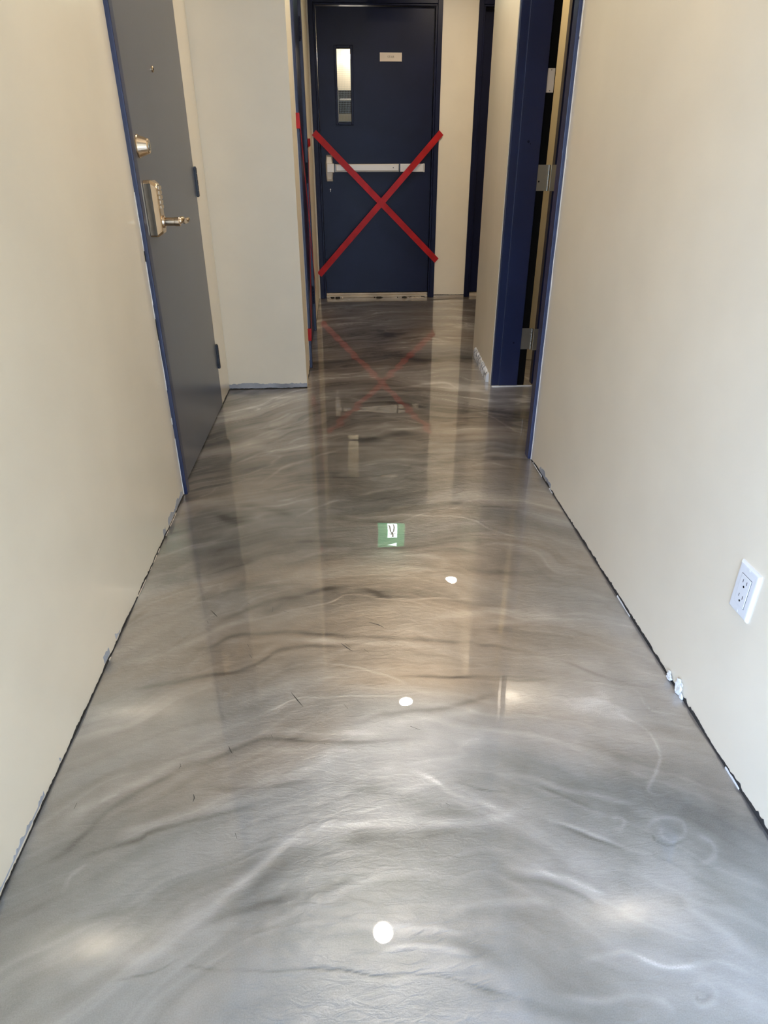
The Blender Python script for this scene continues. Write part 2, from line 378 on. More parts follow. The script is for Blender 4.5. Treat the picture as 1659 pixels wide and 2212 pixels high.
SCRATCHES = [
    [(-0.4076,1.5505),(-0.3923,1.53),(-0.3824,1.5165)],
    [(-0.1984,1.5331),(-0.1805,1.5233)],
    [(-0.1551,1.2048),(-0.1391,1.179),(-0.1236,1.1554)],
    [(-0.2828,1.0471),(-0.2768,1.0338),(-0.2717,1.0259)],
    [(-0.3364,0.9256),(-0.3328,0.9165),(-0.3339,0.9079)],
    [(-0.283,1.3939),(-0.2792,1.3824)],
    [(-0.273,1.3506),(-0.2652,1.3357)],
    [(-0.0329,1.3804),(-0.017,1.3605),(-0.0025,1.3467)],
    [(-0.023,1.3797),(-0.0084,1.3619)],
    [(0.0451,1.4669),(0.0716,1.4529),(0.0863,1.4397)],
    [(0.027,1.3541),(0.0399,1.3385)],
    [(-0.0228,1.4028),(-0.0204,1.3968)],
    [(-0.027,1.157),(-0.0173,1.143)],
    [(0.124,1.0798),(0.146,1.0674)],
    [(-0.3068,1.5798),(-0.2976,1.5703)],
    [(-0.2293,1.5549),(-0.2298,1.5307)],
    [(-0.3801,1.0052),(-0.3764,0.9964)],
    [(0.1765,0.8733),(0.1841,0.8675)],
    [(-0.4079,1.4992),(-0.4035,1.4885)],
    [(-0.1914,1.0732),(-0.1876,1.0649)],
    [(-0.072,1.0419),(-0.0689,1.0378)],
    [(-0.239,0.8317),(-0.2338,0.8197)],
    [(-0.5678,0.919),(-0.5685,0.9051)],
    [(-0.3779,0.9989),(-0.38,0.9906)],
]

def build_floor():
    rng = np.random.RandomState(5)
    xs = np.concatenate([[-0.95], np.arange(-0.66, 1.22, 0.0048), [1.5, 2.0, 2.56]])
    ys = [-2.12, -1.4, -0.7, -0.1, 0.2]
    y = 0.40
    while y < 6.42:
        ys.append(y); y += 0.0028 * max(1.2, y)
    ys.append(8.6)
    ys = np.array(ys)
    X, Y = np.meshgrid(xs, ys)
    def vnoise(u, v, seed):
        r = np.random.RandomState(seed); T = r.rand(256, 256)
        iu = np.floor(u).astype(int); iv = np.floor(v).astype(int)
        fu = u - iu; fv = v - iv
        fu = fu * fu * fu * (fu * (fu * 6 - 15) + 10); fv = fv * fv * fv * (fv * (fv * 6 - 15) + 10)
        a = T[iu % 256, iv % 256]; b = T[(iu + 1) % 256, iv % 256]
        c = T[iu % 256, (iv + 1) % 256]; d = T[(iu + 1) % 256, (iv + 1) % 256]
        return (a * (1 - fu) + b * fu) * (1 - fv) + (c * (1 - fu) + d * fu) * fv
    def fbm(u, v, seed, o=4, g=0.5):
        s = 0; a = 1; t = 0
        for k in range(o):
            s = s + a * vnoise(u * 2 ** k + 13.7 * k, v * 2 ** k + 7.1 * k, seed + k); t += a; a *= g
        return s / t
    wx = fbm(X * 1.3 + 5, Y * 1.3, 11, 3) - 0.5
    wy = fbm(X * 1.5, Y * 1.5 + 9, 31, 4) - 0.5
    # pigment was pulled across the corridor in arcs bowed away from the entrance
    C = Y + 0.42 * (X - 0.12) ** 2 * np.clip(2.2 - 0.25 * Y, 0.6, 2) * 0.5 - 0.10 * X * np.clip(Y - 2.0, 0, 3) * 0.9 + 0.35 * wy
    U = X + 0.5 * wx
    base = fbm(U * 1.1 + 40, C * 3.2, 51, 4) - 0.5
    mid = fbm(U * 2.2 + 20, C * 10, 71, 4) - 0.5
    fine = fbm(U * 4.5 + 3, C * 34, 91, 3) - 0.5
    far = np.clip((Y - 1.2) / 2.0, 0, 1)
    rid = np.clip(1 - np.abs(2 * fbm(U * 1.6 + 60, C * 8.5, 111, 3) - 1) * 9, 0, 1) ** 1.5
    rid2 = np.clip(1 - np.abs(2 * fbm(U * 2.0 + 90, C * 12, 131, 3) - 1) * 10, 0, 1) ** 1.5
    rid3 = np.clip(1 - np.abs(2 * fbm(U * 1.2 + 30, C * 5.5, 151, 3) - 1) * 12, 0, 1)
    P = 0.5 + base * (0.48 + 0.65 * far) + mid * (0.22 + 0.55 * far) + fine * (0.13 + 0.22 * far) \
        + rid * (0.07 + 0.20 * far) - rid2 * (0.05 + 0.14 * far) + rid3 * 0.08
    # turbulent cells near the entrance on the right
    tur = fbm(X * 7 + 3 * wy, Y * 9 + 4 * wx, 171, 4) - 0.5
    P += tur * 0.5 * np.exp(-((X - 0.62) / 0.28) ** 2 - ((Y - 0.95) / 0.5) ** 2)
    P += (fbm(X * 30, Y * 30, 191, 3) - 0.5) * 0.10
    S = np.zeros_like(P)
    for amp, wpx, pts in STROKES:
        pts = np.array(pts)
        # smooth the polyline (Catmull-Rom)
        q = []
        pp = np.vstack([2 * pts[0] - pts[1], pts, 2 * pts[-1] - pts[-2]])
        for i in range(1, len(pp) - 2):
            for t in np.linspace(0, 1, 6, endpoint=False):
                q.append(0.5 * ((2 * pp[i]) + (-pp[i - 1] + pp[i + 1]) * t + (2 * pp[i - 1] - 5 * pp[i] + 4 * pp[i + 1] - pp[i + 2]) * t * t
                                + (-pp[i - 1] + 3 * pp[i] - 3 * pp[i + 1] + pp[i + 2]) * t ** 3))
        q.append(pp[-2]); q = np.array(q)
        n = len(q)
        yc = q[:, 1].mean(); D = math.sqrt(yc * yc + 1.32)
        sy = 1.15 / D
        wm = max(wpx, 3.0) * D / 1417.0 * 0.62
        m = wm * 3.2
        i0, i1 = np.searchsorted(xs, [q[:, 0].min() - m, q[:, 0].max() + m])
        j0, j1 = np.searchsorted(ys, [q[:, 1].min() - m / sy, q[:, 1].max() + m / sy])
        gx = X[j0:j1, i0:i1] + 0.012 * (fbm(X[j0:j1, i0:i1] * 14, Y[j0:j1, i0:i1] * 14, 301, 2) - 0.5); gy = Y[j0:j1, i0:i1] * sy + 0.010 * (fbm(X[j0:j1, i0:i1] * 12, Y[j0:j1, i0:i1] * 16, 321, 3) - 0.5)
        best = np.full(gx.shape, 9.0); tp = np.zeros(gx.shape)
        for k in range(n - 1):
            ax, ay = q[k][0], q[k][1] * sy; bx, by = q[k + 1][0], q[k + 1][1] * sy
            dx, dy = bx - ax, by - ay
            t = np.clip(((gx - ax) * dx + (gy - ay) * dy) / (dx * dx + dy * dy + 1e-12), 0, 1)
            d = np.hypot(gx - ax - t * dx, gy - ay - t * dy)
            u = d < best
            best = np.where(u, d, best); tp = np.where(u, (k + t) / (n - 1), tp)
        taper = np.clip(np.minimum(tp, 1 - tp) * 5, 0, 1) ** 0.7
        mod = 0.25 + 1.5 * fbm(gx * 12, gy * 12, 211, 2)
        S[j0:j1, i0:i1] += amp * np.exp(-(best / wm) ** 2) * taper * mod
    P = P + S * 0.42
    P = np.clip(P, 0, 1)
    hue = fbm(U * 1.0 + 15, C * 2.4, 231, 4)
    hue = np.clip((hue - 0.5) * 2.2 + 0.5 + 0.35 * np.clip((1.8 - Y) / 0.8, 0, 1), 0, 1) * (1 - 0.45 * np.clip((Y - 1.4) / 1.5, 0, 1))  # daylight's cool cast painted into the near pigment; far end kept warmer
    nx, ny = len(xs), len(ys)
    me = bpy.data.meshes.new('floor')
    co = np.stack([X, Y, np.zeros_like(X)], -1).reshape(-1, 3).astype(np.float32)
    idx = np.arange(nx * ny).reshape(ny, nx)
    quads = np.stack([idx[:-1, :-1], idx[:-1, 1:], idx[1:, 1:], idx[1:, :-1]], -1).reshape(-1, 4)
    # scratches: thin raised slivers in a second material
    sv, sf = [], []
    for pts in SCRATCHES:
        for k in range(len(pts) - 1):
            a = np.array(pts[k]); b = np.array(pts[k + 1]); d = b - a; L = np.hypot(*d) + 1e-9
            nrm = np.array([-d[1], d[0]]) / L
            w0 = 0.0014 * (1 if k else 0.3) * max(1, a[1] / 1.6); w1 = 0.0014 * (0.25 if k == len(pts) - 2 else 1) * max(1, a[1] / 1.6)
            s = len(co) + len(sv)
            for p, w in ((a, -w0), (b, -w1), (b, w1), (a, w0)):
                sv.append((p[0] + nrm[0] * w, p[1] + nrm[1] * w, 0.0004))
            sf.append((s, s + 1, s + 2, s + 3))
    co = np.vstack([co, np.array(sv, np.float32)])
    quads2 = np.vstack([quads, np.array(sf)])
    me.vertices.add(len(co)); me.vertices.foreach_set('co', co.ravel())
    me.loops.add(len(quads2) * 4); me.loops.foreach_set('vertex_index', quads2.astype(np.int32).ravel())
    me.polygons.add(len(quads2))
    me.polygons.foreach_set('loop_start', np.arange(0, len(quads2) * 4, 4, dtype=np.int32))
    mi = np.zeros(len(quads2), np.int32); mi[len(quads):] = 1
    me.polygons.foreach_set('material_index', mi)
    me.update(calc_edges=True)
    at = me.attributes.new('pigment', 'FLOAT', 'POINT')
    at.data.foreach_set('value', np.concatenate([P.ravel(), np.full(len(sv), 0.3)]).astype(np.float32))
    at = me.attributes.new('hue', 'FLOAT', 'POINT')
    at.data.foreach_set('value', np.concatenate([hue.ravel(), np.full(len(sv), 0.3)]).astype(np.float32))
    o = bpy.data.objects.new('floor', me); COL.objects.link(o); o['kind'] = 'structure'
    # epoxy material
    m, nt, p = new_mat('metallic_epoxy')
    a1 = nd(nt, 'ShaderNodeAttribute'); a1.attribute_name = 'pigment'
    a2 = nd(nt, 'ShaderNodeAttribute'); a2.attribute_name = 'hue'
    v = coords(nt)
    g = noise(nt, v, 420, 2)
    ad = nd(nt, 'ShaderNodeMath', operation='MULTIPLY_ADD')
    nt.links.new(g, ad.inputs[0]); ad.inputs[1].default_value = 0.24
    nt.links.new(a1.outputs['Fac'], ad.inputs[2])
    sb = nd(nt, 'ShaderNodeMath', operation='SUBTRACT'); nt.links.new(ad.outputs[0], sb.inputs[0]); sb.inputs[1].default_value = 0.12
    warm = ramp(nt, sb.outputs[0], [(0.0, (0.075, 0.062, 0.050)), (0.45, (0.345, 0.288, 0.232)), (0.75, (0.50, 0.44, 0.37)), (1.0, (0.84, 0.80, 0.74))])
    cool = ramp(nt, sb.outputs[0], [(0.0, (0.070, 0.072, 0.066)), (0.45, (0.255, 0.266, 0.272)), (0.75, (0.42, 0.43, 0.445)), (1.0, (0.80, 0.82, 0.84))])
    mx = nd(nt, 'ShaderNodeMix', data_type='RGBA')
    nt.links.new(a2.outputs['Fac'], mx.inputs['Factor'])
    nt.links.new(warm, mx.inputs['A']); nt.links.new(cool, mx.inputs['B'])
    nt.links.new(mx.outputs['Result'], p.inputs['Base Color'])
    p.inputs['Metallic'].default_value = 0.62
    p.inputs['Roughness'].default_value = 0.36
    p.inputs['Coat Weight'].default_value = 1.0
    p.inputs['Coat Roughness'].default_value = 0.0
    p.inputs['Coat IOR'].default_value = 1.75
    vs = coords(nt, (1.0, 2.6, 1.0))
    n1 = bump(nt, noise(nt, vs, 3.2, 0.6, 0.4), 0.0008)
    n2 = bump(nt, noise(nt, v, 260, 2), 0.000001, 1.0, n1)
    nt.links.new(n2, p.inputs['Coat Normal'])
    crk = coords(nt, (1.0, 2.8, 1.0))
    n3 = bump(nt, noise(nt, crk, 26.0, 4, 0.6, 0.6), 0.0012, 1.0, n1)
    nt.links.new(bump(nt, a1.outputs['Fac'], 0.0018, 1.0, n3), p.inputs['Normal'])
    me.materials.append(m)
    me.materials.append(paint('scratch', (0.035, 0.035, 0.03), 0.5, 0.1, 100, 0))
    return o
build_floor()

# ------------------------------------------------------------------ ragged joints and trims along the wall bases
def ragged(name, p0, p1, h0, h1, nrm, mat, thick=0.002, step=0.006, zb=0.0, spike=0.0, seed=1, gaps=0.0):
    """thin irregular strip standing on a wall base from p0 to p1"""
    r = random.Random(seed)
    p0 = Vector((*p0, 0)); p1 = Vector((*p1, 0)); d = p1 - p0
    n = max(4, int(d.length / step)); nv = Vector((*nrm, 0)) * thick
    bm = bmesh.new(); hs = []; h = (h0 + h1) / 2
    for i in range(n + 1):
        h += r.uniform(-1, 1) * (h1 - h0) * 0.45
        h = min(h1, max(h0, h))
        hs.append(h + (spike * r.random() if r.random() < 0.06 else 0))
    on = True
    for i in range(n):
        if gaps:
            if r.random() < 0.12: on = r.random() > gaps
            if not on: continue
        a = p0 + d * (i / n); b = p0 + d * ((i + 1) / n)
        z = Vector((0, 0, zb))
        v = [a + z, b + z, b + z + Vector((0, 0, hs[i + 1])), a + z + Vector((0, 0, hs[i]))]
        f = [bm.verts.new(q + nv) for q in v]; k = [bm.verts.new(q - nv * 0.2) for q in v]
        bm.faces.new(f); bm.faces.new((f[3], f[2], k[2], k[3])); bm.faces.new((f[0], k[0], k[1], f[1]))
        bm.faces.new((f[0], f[3], k[3], k[0])); bm.faces.new((f[1], k[1], k[2], f[2]))
    return mesh(name, bm, mat, kind='structure')
ragged('trim_1', (XL, 0.2), (XL, 2.295), 0.003, 0.008, (1, 0), M_gap, 0.0015, seed=2, spike=0.004)
ragged('trim_2', (XR, 0.2), (XR, 2.535), 0.004, 0.010, (-1, 0), M_gap, 0.0015, seed=3, spike=0.006)
ragged('trim_3', (-0.648, 3.595), (-0.216, 3.595), 0.026, 0.034, (0, -1), M_primer, 0.0012, seed=4, spike=0.006)
ragged('trim_4', (-0.650, 3.595), (-0.216, 3.595), 0.003, 0.006, (0, -1), M_gap, 0.0025, seed=5)
ragged('trim_5', (XL, 1.35), (XL, 2.29), 0.001, 0.004, (1, 0), M_label, 0.003, seed=6, gaps=0.65)
ragged('trim_6', (XR, 0.7), (XR, 2.53), 0.002, 0.005, (-1, 0), M_plaster, 0.003, seed=7, gaps=0.75)
ragged('trim_7', (XL, 0.7), (XL, 1.5), 0.004, 0.022, (1, 0), M_primer, 0.0006, zb=0.010, seed=8, gaps=0.75, spike=0.01)
ragged('trim_8', (0.829, 6.212), (1.108, 6.212), 0.016, 0.020, (0, -1), M_sill, 0.002, seed=9)
ragged('trim_9', (0.829, 6.212), (1.108, 6.212), 0.003, 0.006, (0, -1), M_gap, 0.004, zb=0.018, seed=10)
ragged('trim_10', (-0.216, 3.6), (-0.216, 3.975), 0.010, 0.025, (1, 0), M_gap, 0.001, seed=11, gaps=0.3)
ragged('trim_11', (-0.216, 5.02), (-0.216, 6.2), 0.004, 0.008, (1, 0), M_gap, 0.0015, seed=12)
ragged('trim_12', (-0.648, 3.34), (-0.648, 3.594), 0.004, 0.009, (1, 0), M_gap, 0.0015, seed=13)
ragged('trim_13', (XR, 2.25), (XR, 2.535), 0.012, 0.028, (-1, 0), M_primer, 0.0006, zb=0.008, seed=14, gaps=0.5)
ragged('trim_14', (XL, 1.95), (XL, 2.29), 0.010, 0.028, (1, 0), M_primer, 0.0006, zb=0.008, seed=15, gaps=0.5)
# broken strip of old base moulding on the stub wall
def broken_base():
    r = random.Random(21); bm = bmesh.new()
    a = Vector((0.822, 3.64, 0)); b = Vector((0.853, 4.20, 0)); d = b - a; n = 60
    prev = None
    dirn = d.normalized(); out = Vector((-dirn.y, dirn.x, 0))
    for i in range(n + 1):
        t = i / n; c = a + d * t
        hgt = 0.052 + 0.006 * r.uniform(-1, 1); th = 0.017 + 0.002 * r.uniform(-1, 1)
        prof = [(0.0, 0.0), (th, 0.0), (th, hgt * 0.55), (th * 0.82, hgt * 0.82), (th * 0.35, hgt), (0.0, hgt * 0.98)]
        ring = [bm.verts.new(c + out * p[0] + Vector((0, 0, p[1]))) for p in prof]
        if prev:
            for k in range(len(ring) - 1): 
                f = bm.faces.new((prev[k], prev[k + 1], ring[k + 1], ring[k]))
                if r.random() < 0.42: f.material_index = 1
        else: bm.faces.new(ring)
        prev = ring
    bm.faces.new(prev[::-1])
    o = mesh('baseboard_right', bm, None, mats=[M_plaster, M_primer], kind='structure')
    return o
broken_base()
# torn plaster lumps hanging out of the right wall base
def lump(name, c, size, seed, label):
    r = random.Random(seed); bm = bmesh.new()
    for q in range(9):
        k = 0.30 + 0.45 * r.random() if q else 0.85
        off = Vector((r.uniform(-0.3, 0.3) * size[0], r.uniform(-0.9, 0.9) * size[1], r.uniform(-0.7, 0.9) * size[2])) if q else Vector((0, 0, 0))
        res = bmesh.ops.create_icosphere(bm, subdivisions=1, radius=1.0)
        for v in res['verts']:
            j = k * (1 + r.uniform(-0.35, 0.35))
            v.co = Vector((v.co.x * size[0] * j, v.co.y * size[1] * j, v.co.z * size[2] * j)) + Vector(c) + off
            v.co.z = max(v.co.z, 0.001)
    o = mesh(name, bm, M_plaster)
    return tag(o, label, 'plaster')
lump('plaster_lump', (0.781, 1.142, 0.017), (0.006, 0.016, 0.019), 3, 'larger torn white plaster lump hanging at the base of the right wall below the outlet')
lump('plaster_lump', (0.780, 1.192, 0.012), (0.006, 0.011, 0.010), 4, 'smaller torn white plaster crumb just beyond the larger lump at the right wall base')

# ------------------------------------------------------------------ hinge builder
def hinge(parent, p, axis, h=0.115, mat=M_dark):
    """closed-door hinge: only the knuckle barrel stands proud; p = centre of the barrel"""
    o = None
    bm = bmesh.new(); n = 5; g = h / n
    for k in range(n):
        z0 = p[2] - h / 2 + k * g
        add_tube(bm, [(p[0], p[1], z0 + 0.0008), (p[0], p[1], z0 + g - 0.0008)], 0.0075, 14)
    add_tube(bm, [(p[0], p[1], p[2] - h / 2 - 0.004), (p[0], p[1], p[2] + h / 2 + 0.004)], 0.005, 12)
    add_box(bm, (p[0] - 0.006, p[1] - 0.012, p[2] - h / 2), (p[0] - 0.002, p[1] + 0.004, p[2] + h / 2))
    return mesh('hinge', bm, mat, parent)

# ------------------------------------------------------------------ door_1: slate door in the left wall
f1 = root('trim_15', (XL, 2.32, 0))
boxes('door_casing', [((-0.80, 2.297, 0), (XL + 0.014, 2.332, HF)), ((-0.80, 2.332, 0), (XL + 0.010, 2.352, HF)),
                      ((-0.80, 2.352, HD), (XL + 0.014, 3.335, HF))], M_navy, f1, 0.003)
boxes('door_stop', [((-0.80, 2.352, 0), (-0.700, 2.372, HD)), ((-0.72, 2.352, 0), (-0.655, 2.360, HD))], M_navy, f1, 0.002)
def ragged_v(name, x, y, z0, z1, wmin, wmax, axis, parent, mat=M_plaster, thick=0.0015, seed=1, gaps=0.4, sgn=1):
    """vertical irregular paint edge; axis = direction in which its width grows"""
    r = random.Random(seed); bm = bmesh.new(); n = int((z1 - z0) / 0.008); on = True
    ax = Vector((*axis, 0)); w = (wmin + wmax) / 2; ws = []
    for i in range(n + 1):
        w = min(wmax, max(wmin, w + r.uniform(-1, 1) * (wmax - wmin) * 0.4)); ws.append(w)
    nv = Vector((-ax.y, ax.x, 0)) * thick * sgn
    for i in range(n):
        if r.random() < 0.10: on = r.random() > gaps
        if not on: continue
        za = z0 + (z1 - z0) * i / n; zb = z0 + (z1 - z0) * (i + 1) / n
        b = Vector((x, y, 0))
        q = [b + Vector((0, 0, za)), b + ax * ws[i] + Vector((0, 0, za)), b + ax * ws[i + 1] + Vector((0, 0, zb)), b + Vector((0, 0, zb))]
        f = [bm.verts.new(v + nv) for v in q]; k = [bm.verts.new(v) for v in q]
        bm.faces.new(f); bm.faces.new(k[::-1])
        for e in range(4): bm.faces.new((f[e], k[e], k[(e + 1) % 4], f[(e + 1) % 4]))
    return mesh(name, bm, mat, parent)
ragged_v('caulk_line', XL, 2.297, 0.0, 1.05, 0.002, 0.007, (0, -1), f1, seed=31, gaps=0.45)
ragged_v('caulk_line', XL, 2.298, 0.02, 1.0, 0.001, 0.005, (0, -1), f1, M_gap, 0.0022, seed=32, gaps=0.75)
d1 = root('door_1', (-0.645, 2.85, 0))
boxes('door_leaf', [((-0.690, 2.374, 0.006), (-0.645, 3.325, HD - 0.004))], M_gray, d1, 0.0025)
boxes('hinge_gap', [((-0.70, 3.325, 0), (-0.6500, 3.335, HD))], M_gap, d1)
for z in (0.257, 1.045, 1.83): hinge(d1, (-0.640, 3.331, z), None)
# peephole
bm = bmesh.new()
add_tube(bm, [(-0.645, 2.800, 1.415), (-0.641, 2.800, 1.415), (-0.639, 2.800, 1.415)], [0.010, 0.010, 0.008], 20)
ph = mesh('peephole', bm, M_nickel, d1, smooth=False)
bm = bmesh.new(); add_tube(bm, [(-0.6392, 2.800, 1.415), (-0.6385, 2.800, 1.415)], 0.0045, 16); mesh('peephole_lens', bm, M_black, ph)
# deadbolt
bm = bmesh.new(); yb, zb = 2.462, 1.176
add_tube(bm, [(-0.645, yb, zb), (-0.642, yb, zb), (-0.640, yb, zb), (-0.612, yb, zb), (-0.609, yb, zb)], [0.034, 0.034, 0.032, 0.0225, 0.020], 32)
db = mesh('deadbolt', bm, M_nickel, d1)
bm = bmesh.new(); add_tube(bm, [(-0.6095, yb, zb), (-0.6075, yb, zb)], 0.0125, 24); kc = mesh('key_cylinder', bm, M_steel, db)
bm = bmesh.new(); add_box(bm, (-0.6078, yb - 0.001, zb - 0.005), (-0.6070, yb + 0.001, zb + 0.005)); mesh('keyhole', bm, M_black, db)
# keypad lever lock
y0, y1, z0, z1 = 2.442, 2.520, 0.905, 1.078
bm = bmesh.new()
def octo(x, ins, c):
    a, b, e, g = y0 + ins, y1 - ins, z0 + ins, z1 - ins
    return [(x, a + c, e), (x, b - c, e), (x, b, e + c), (x, b, g - c * 1.6), (x, b - c * 1.6, g), (x, a + c * 1.6, g), (x, a, g - c * 1.6), (x, a, e + c)]
rings = []
for x, ins, c in ((-0.645, 0.0, 0.006), (-0.621, 0.0, 0.006), (-0.607, 0.010, 0.007), (-0.604, 0.013, 0.007)):
    rings.append([bm.verts.new(p) for p in octo(x, ins, c)])
for a, b in zip(rings, rings[1:]):
    for k in range(8): bm.faces.new((a[k], a[(k + 1) % 8], b[(k + 1) % 8], b[k]))
bm.faces.new(rings[0][::-1]); bm.faces.new(rings[-1])
body = mesh('lock_body', bm, M_nickel, d1, 0.0015)
bm = bmesh.new()
for k in range(5):
    for s in (0,): add_box(bm, (-0.604, 2.462, 0.992 + 0.0145 * k * 1.0), (-0.5995, 2.500, 1.003 + 0.0145 * k))
mesh('keypad_button', bm, M_nickel, body, 0.001)
bm = bmesh.new(); add_tube(bm, [(-0.604, 2.481, 1.058), (-0.601, 2.481, 1.058)], 0.004, 12); mesh('status_light', bm, M_black, body)
bm = bmesh.new(); yl, zl = 2.482, 0.951
add_tube(bm, [(-0.604, yl, zl), (-0.599, yl, zl), (-0.598, yl, zl), (-0.566, yl, zl), (-0.5655, yl, zl), (-0.565, yl, zl), (-0.550, yl, zl), (-0.548, yl, zl)],
         [0.020, 0.019, 0.0135, 0.0135, 0.012, 0.0145, 0.0150, 0.0135], 28)
mesh('lever_hub', bm, M_nickel, body, smooth=False)
bm = bmesh.new()
add_tube(bm, [(-0.557, yl, zl), (-0.548, yl + 0.012, zl + 0.004), (-0.546, yl + 0.030, zl + 0.006), (-0.548, yl + 0.055, zl + 0.001),
              (-0.551, yl + 0.080, zl - 0.006), (-0.549, yl + 0.100, zl - 0.005), (-0.542, yl + 0.110, zl + 0.001)],
         [0.012, 0.011, 0.0085, 0.0085, 0.0085, 0.0095, 0.006], 18)
mesh('lever_handle', bm, M_nickel, body, smooth=True)
boxes('strike_plate', [((-0.6365, 2.3535, 0.908), (-0.632, 2.3560, 1.012))], M_steel, f1, 0.0005)

# ------------------------------------------------------------------ door_2 in the side of the projecting block
f2 = root('trim_16', (-0.216, 4.49, 0))
boxes('door_casing', [((-0.42, 3.985, 0), (-0.200, 4.035, HF)), ((-0.42, 4.965, 0), (-0.204, 5.010, HF)), ((-0.42, 4.035, HD), (-0.200, 4.965, HF))], M_navy, f2, 0.003)
boxes('caulk_line', [((-0.217, 3.979, 0.05), (-0.2145, 3.986, 2.2))], M_plaster, f2)
d2 = root('door_2', (-0.23, 4.5, 0))
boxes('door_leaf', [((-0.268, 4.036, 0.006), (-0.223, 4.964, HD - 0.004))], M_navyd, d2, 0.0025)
for z in (0.257, 1.045, 1.83): hinge(d2, (-0.216, 4.958, z), None, mat=M_navyd)

# ------------------------------------------------------------------ door_3: stair door
f3 = root('trim_17', (0.31, 6.21, 0))
YF = 6.198
def frame_far(x0, x1, par, fw=0.053):
    # face, rabbet step and stop of a pressed steel frame
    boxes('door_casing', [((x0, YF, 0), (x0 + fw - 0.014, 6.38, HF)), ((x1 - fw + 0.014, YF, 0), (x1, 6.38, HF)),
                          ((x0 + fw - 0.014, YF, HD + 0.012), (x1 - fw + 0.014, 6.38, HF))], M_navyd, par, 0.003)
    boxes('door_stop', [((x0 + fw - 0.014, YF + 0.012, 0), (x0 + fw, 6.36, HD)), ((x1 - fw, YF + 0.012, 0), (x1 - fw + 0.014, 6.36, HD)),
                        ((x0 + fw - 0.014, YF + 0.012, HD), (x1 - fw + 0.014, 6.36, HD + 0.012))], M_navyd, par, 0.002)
frame_far(-0.203, 0.829, f3)
d3 = root('door_3', (0.31, 6.25, 0))
X0, X1 = -0.147, 0.773
wx0, wx1, wz0, wz1 = 0.005, 0.112, 1.385, 1.885
YD = 6.25
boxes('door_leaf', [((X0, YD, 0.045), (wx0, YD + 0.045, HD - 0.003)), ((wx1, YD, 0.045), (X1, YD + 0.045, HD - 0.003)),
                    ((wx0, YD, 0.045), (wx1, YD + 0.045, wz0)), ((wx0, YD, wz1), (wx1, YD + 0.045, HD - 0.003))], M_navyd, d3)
g = 0.020
vf = boxes('vision_frame', [((wx0 - g, YD - 0.010, wz0 - g), (wx0, YD + 0.01, wz1 + g)), ((wx1, YD - 0.010, wz0 - g), (wx1 + g, YD + 0.01, wz1 + g)),
                            ((wx0, YD - 0.010, wz1), (wx1, YD + 0.01, wz1 + g)), ((wx0, YD - 0.010, wz0 - g), (wx1, YD + 0.01, wz0))], M_navyd, d3, 0.004)
boxes('glass_pane', [((wx0, YD + 0.018, wz0), (wx1, YD + 0.022, wz1))], M_glass, vf)
wl = []
x = wx0 + 0.006
while x < wx1: wl.append(((x, YD + 0.0245, wz0), (x + 0.0009, YD + 0.0254, wz1))); x += 0.0127
z = wz0 + 0.006
while z < wz1: wl.append(((wx0, YD + 0.0245, z), (wx1, YD + 0.0254, z + 0.0009))); z += 0.0127
boxes('glass_wire', wl, M_steel, vf)
sp = boxes('sign_plate', [((0.345, YD - 0.004, 1.800), (0.520, YD, 1.858))], M_label, d3, 0.001)
def text(name, s, size, loc, mat, parent, rot=(math.pi / 2, 0, 0), ext=0.0006, space=1.0):
    cu = bpy.data.curves.new(name, 'FONT'); cu.body = s; cu.size = size; cu.extrude = ext
    cu.align_x = 'CENTER'; cu.align_y = 'CENTER'; cu.space_character = space
    t = bpy.data.objects.new(name, cu); COL.objects.link(t)
    t.rotation_euler = rot; t.location = loc
    bpy.context.view_layer.update()
    me = bpy.data.meshes.new_from_object(t)
    me.transform(t.matrix_world)
    bpy.data.objects.remove(t)
    me.materials.clear(); me.materials.append(mat)
    o = bpy.data.objects.new(name, me); COL.objects.link(o)
    if parent: o.parent = parent; o.matrix_parent_inverse = Matrix.Translation(parent.location).inverted()
    return o
text('sign_lettering', 'STAIR', 0.021, (0.433, YD - 0.0045, 1.829), M_ink, sp)
# panic bar
zc = 1.055
bm = bmesh.new()
ch = [(-0.108, 0.955, 0.028), (-0.110, 0.975, 0.040), (-0.112, 1.020, 0.050), (-0.112, 1.095, 0.050), (-0.108, 1.140, 0.040), (-0.106, 1.152, 0.022)]
pr = None
for xx, zz, dp in ch:
    w2 = 0.060 if 1.0 < zz < 1.11 else 0.052
    ring = [bm.verts.new(p) for p in ((xx, YD, zz), (xx, YD - dp * 0.8, zz), (xx + 0.008, YD - dp, zz), (xx + w2 - 0.008, YD - dp, zz), (xx + w2, YD - dp * 0.8, zz), (xx + w2, YD, zz))]
    if pr:
        for k in range(6): bm.faces.new((pr[k], pr[(k + 1) % 6], ring[(k + 1) % 6], ring[k]))
    else: bm.faces.new(ring)
    pr = ring
bm.faces.new(pr[::-1])
mesh('bar_housing', bm, M_alu, d3, 0.003)
boxes('bar_rail', [((-0.05, YD - 0.042, zc - 0.030), (0.715, YD, zc + 0.030))], M_alu, d3, 0.003)
boxes('push_pad', [((-0.028, YD - 0.060, zc - 0.024), (0.498, YD - 0.040, zc + 0.028))], M_alu, d3, 0.006, seg=3)
boxes('bar_joint', [((0.500, YD - 0.048, zc - 0.030), (0.512, YD - 0.01, zc + 0.030)), ((-0.042, YD - 0.056, zc - 0.031), (-0.034, YD - 0.01, zc + 0.031))], M_dark, d3, 0.001)
boxes('bar_latch_cover', [((-0.104, YD - 0.066, zc - 0.034), (-0.042, YD - 0.04, zc + 0.034))], M_alu, d3, 0.005, seg=3)
boxes('bar_end_cap', [((0.706, YD - 0.052, zc - 0.032), (0.717, YD, zc + 0.032))], M_alu, d3, 0.003)
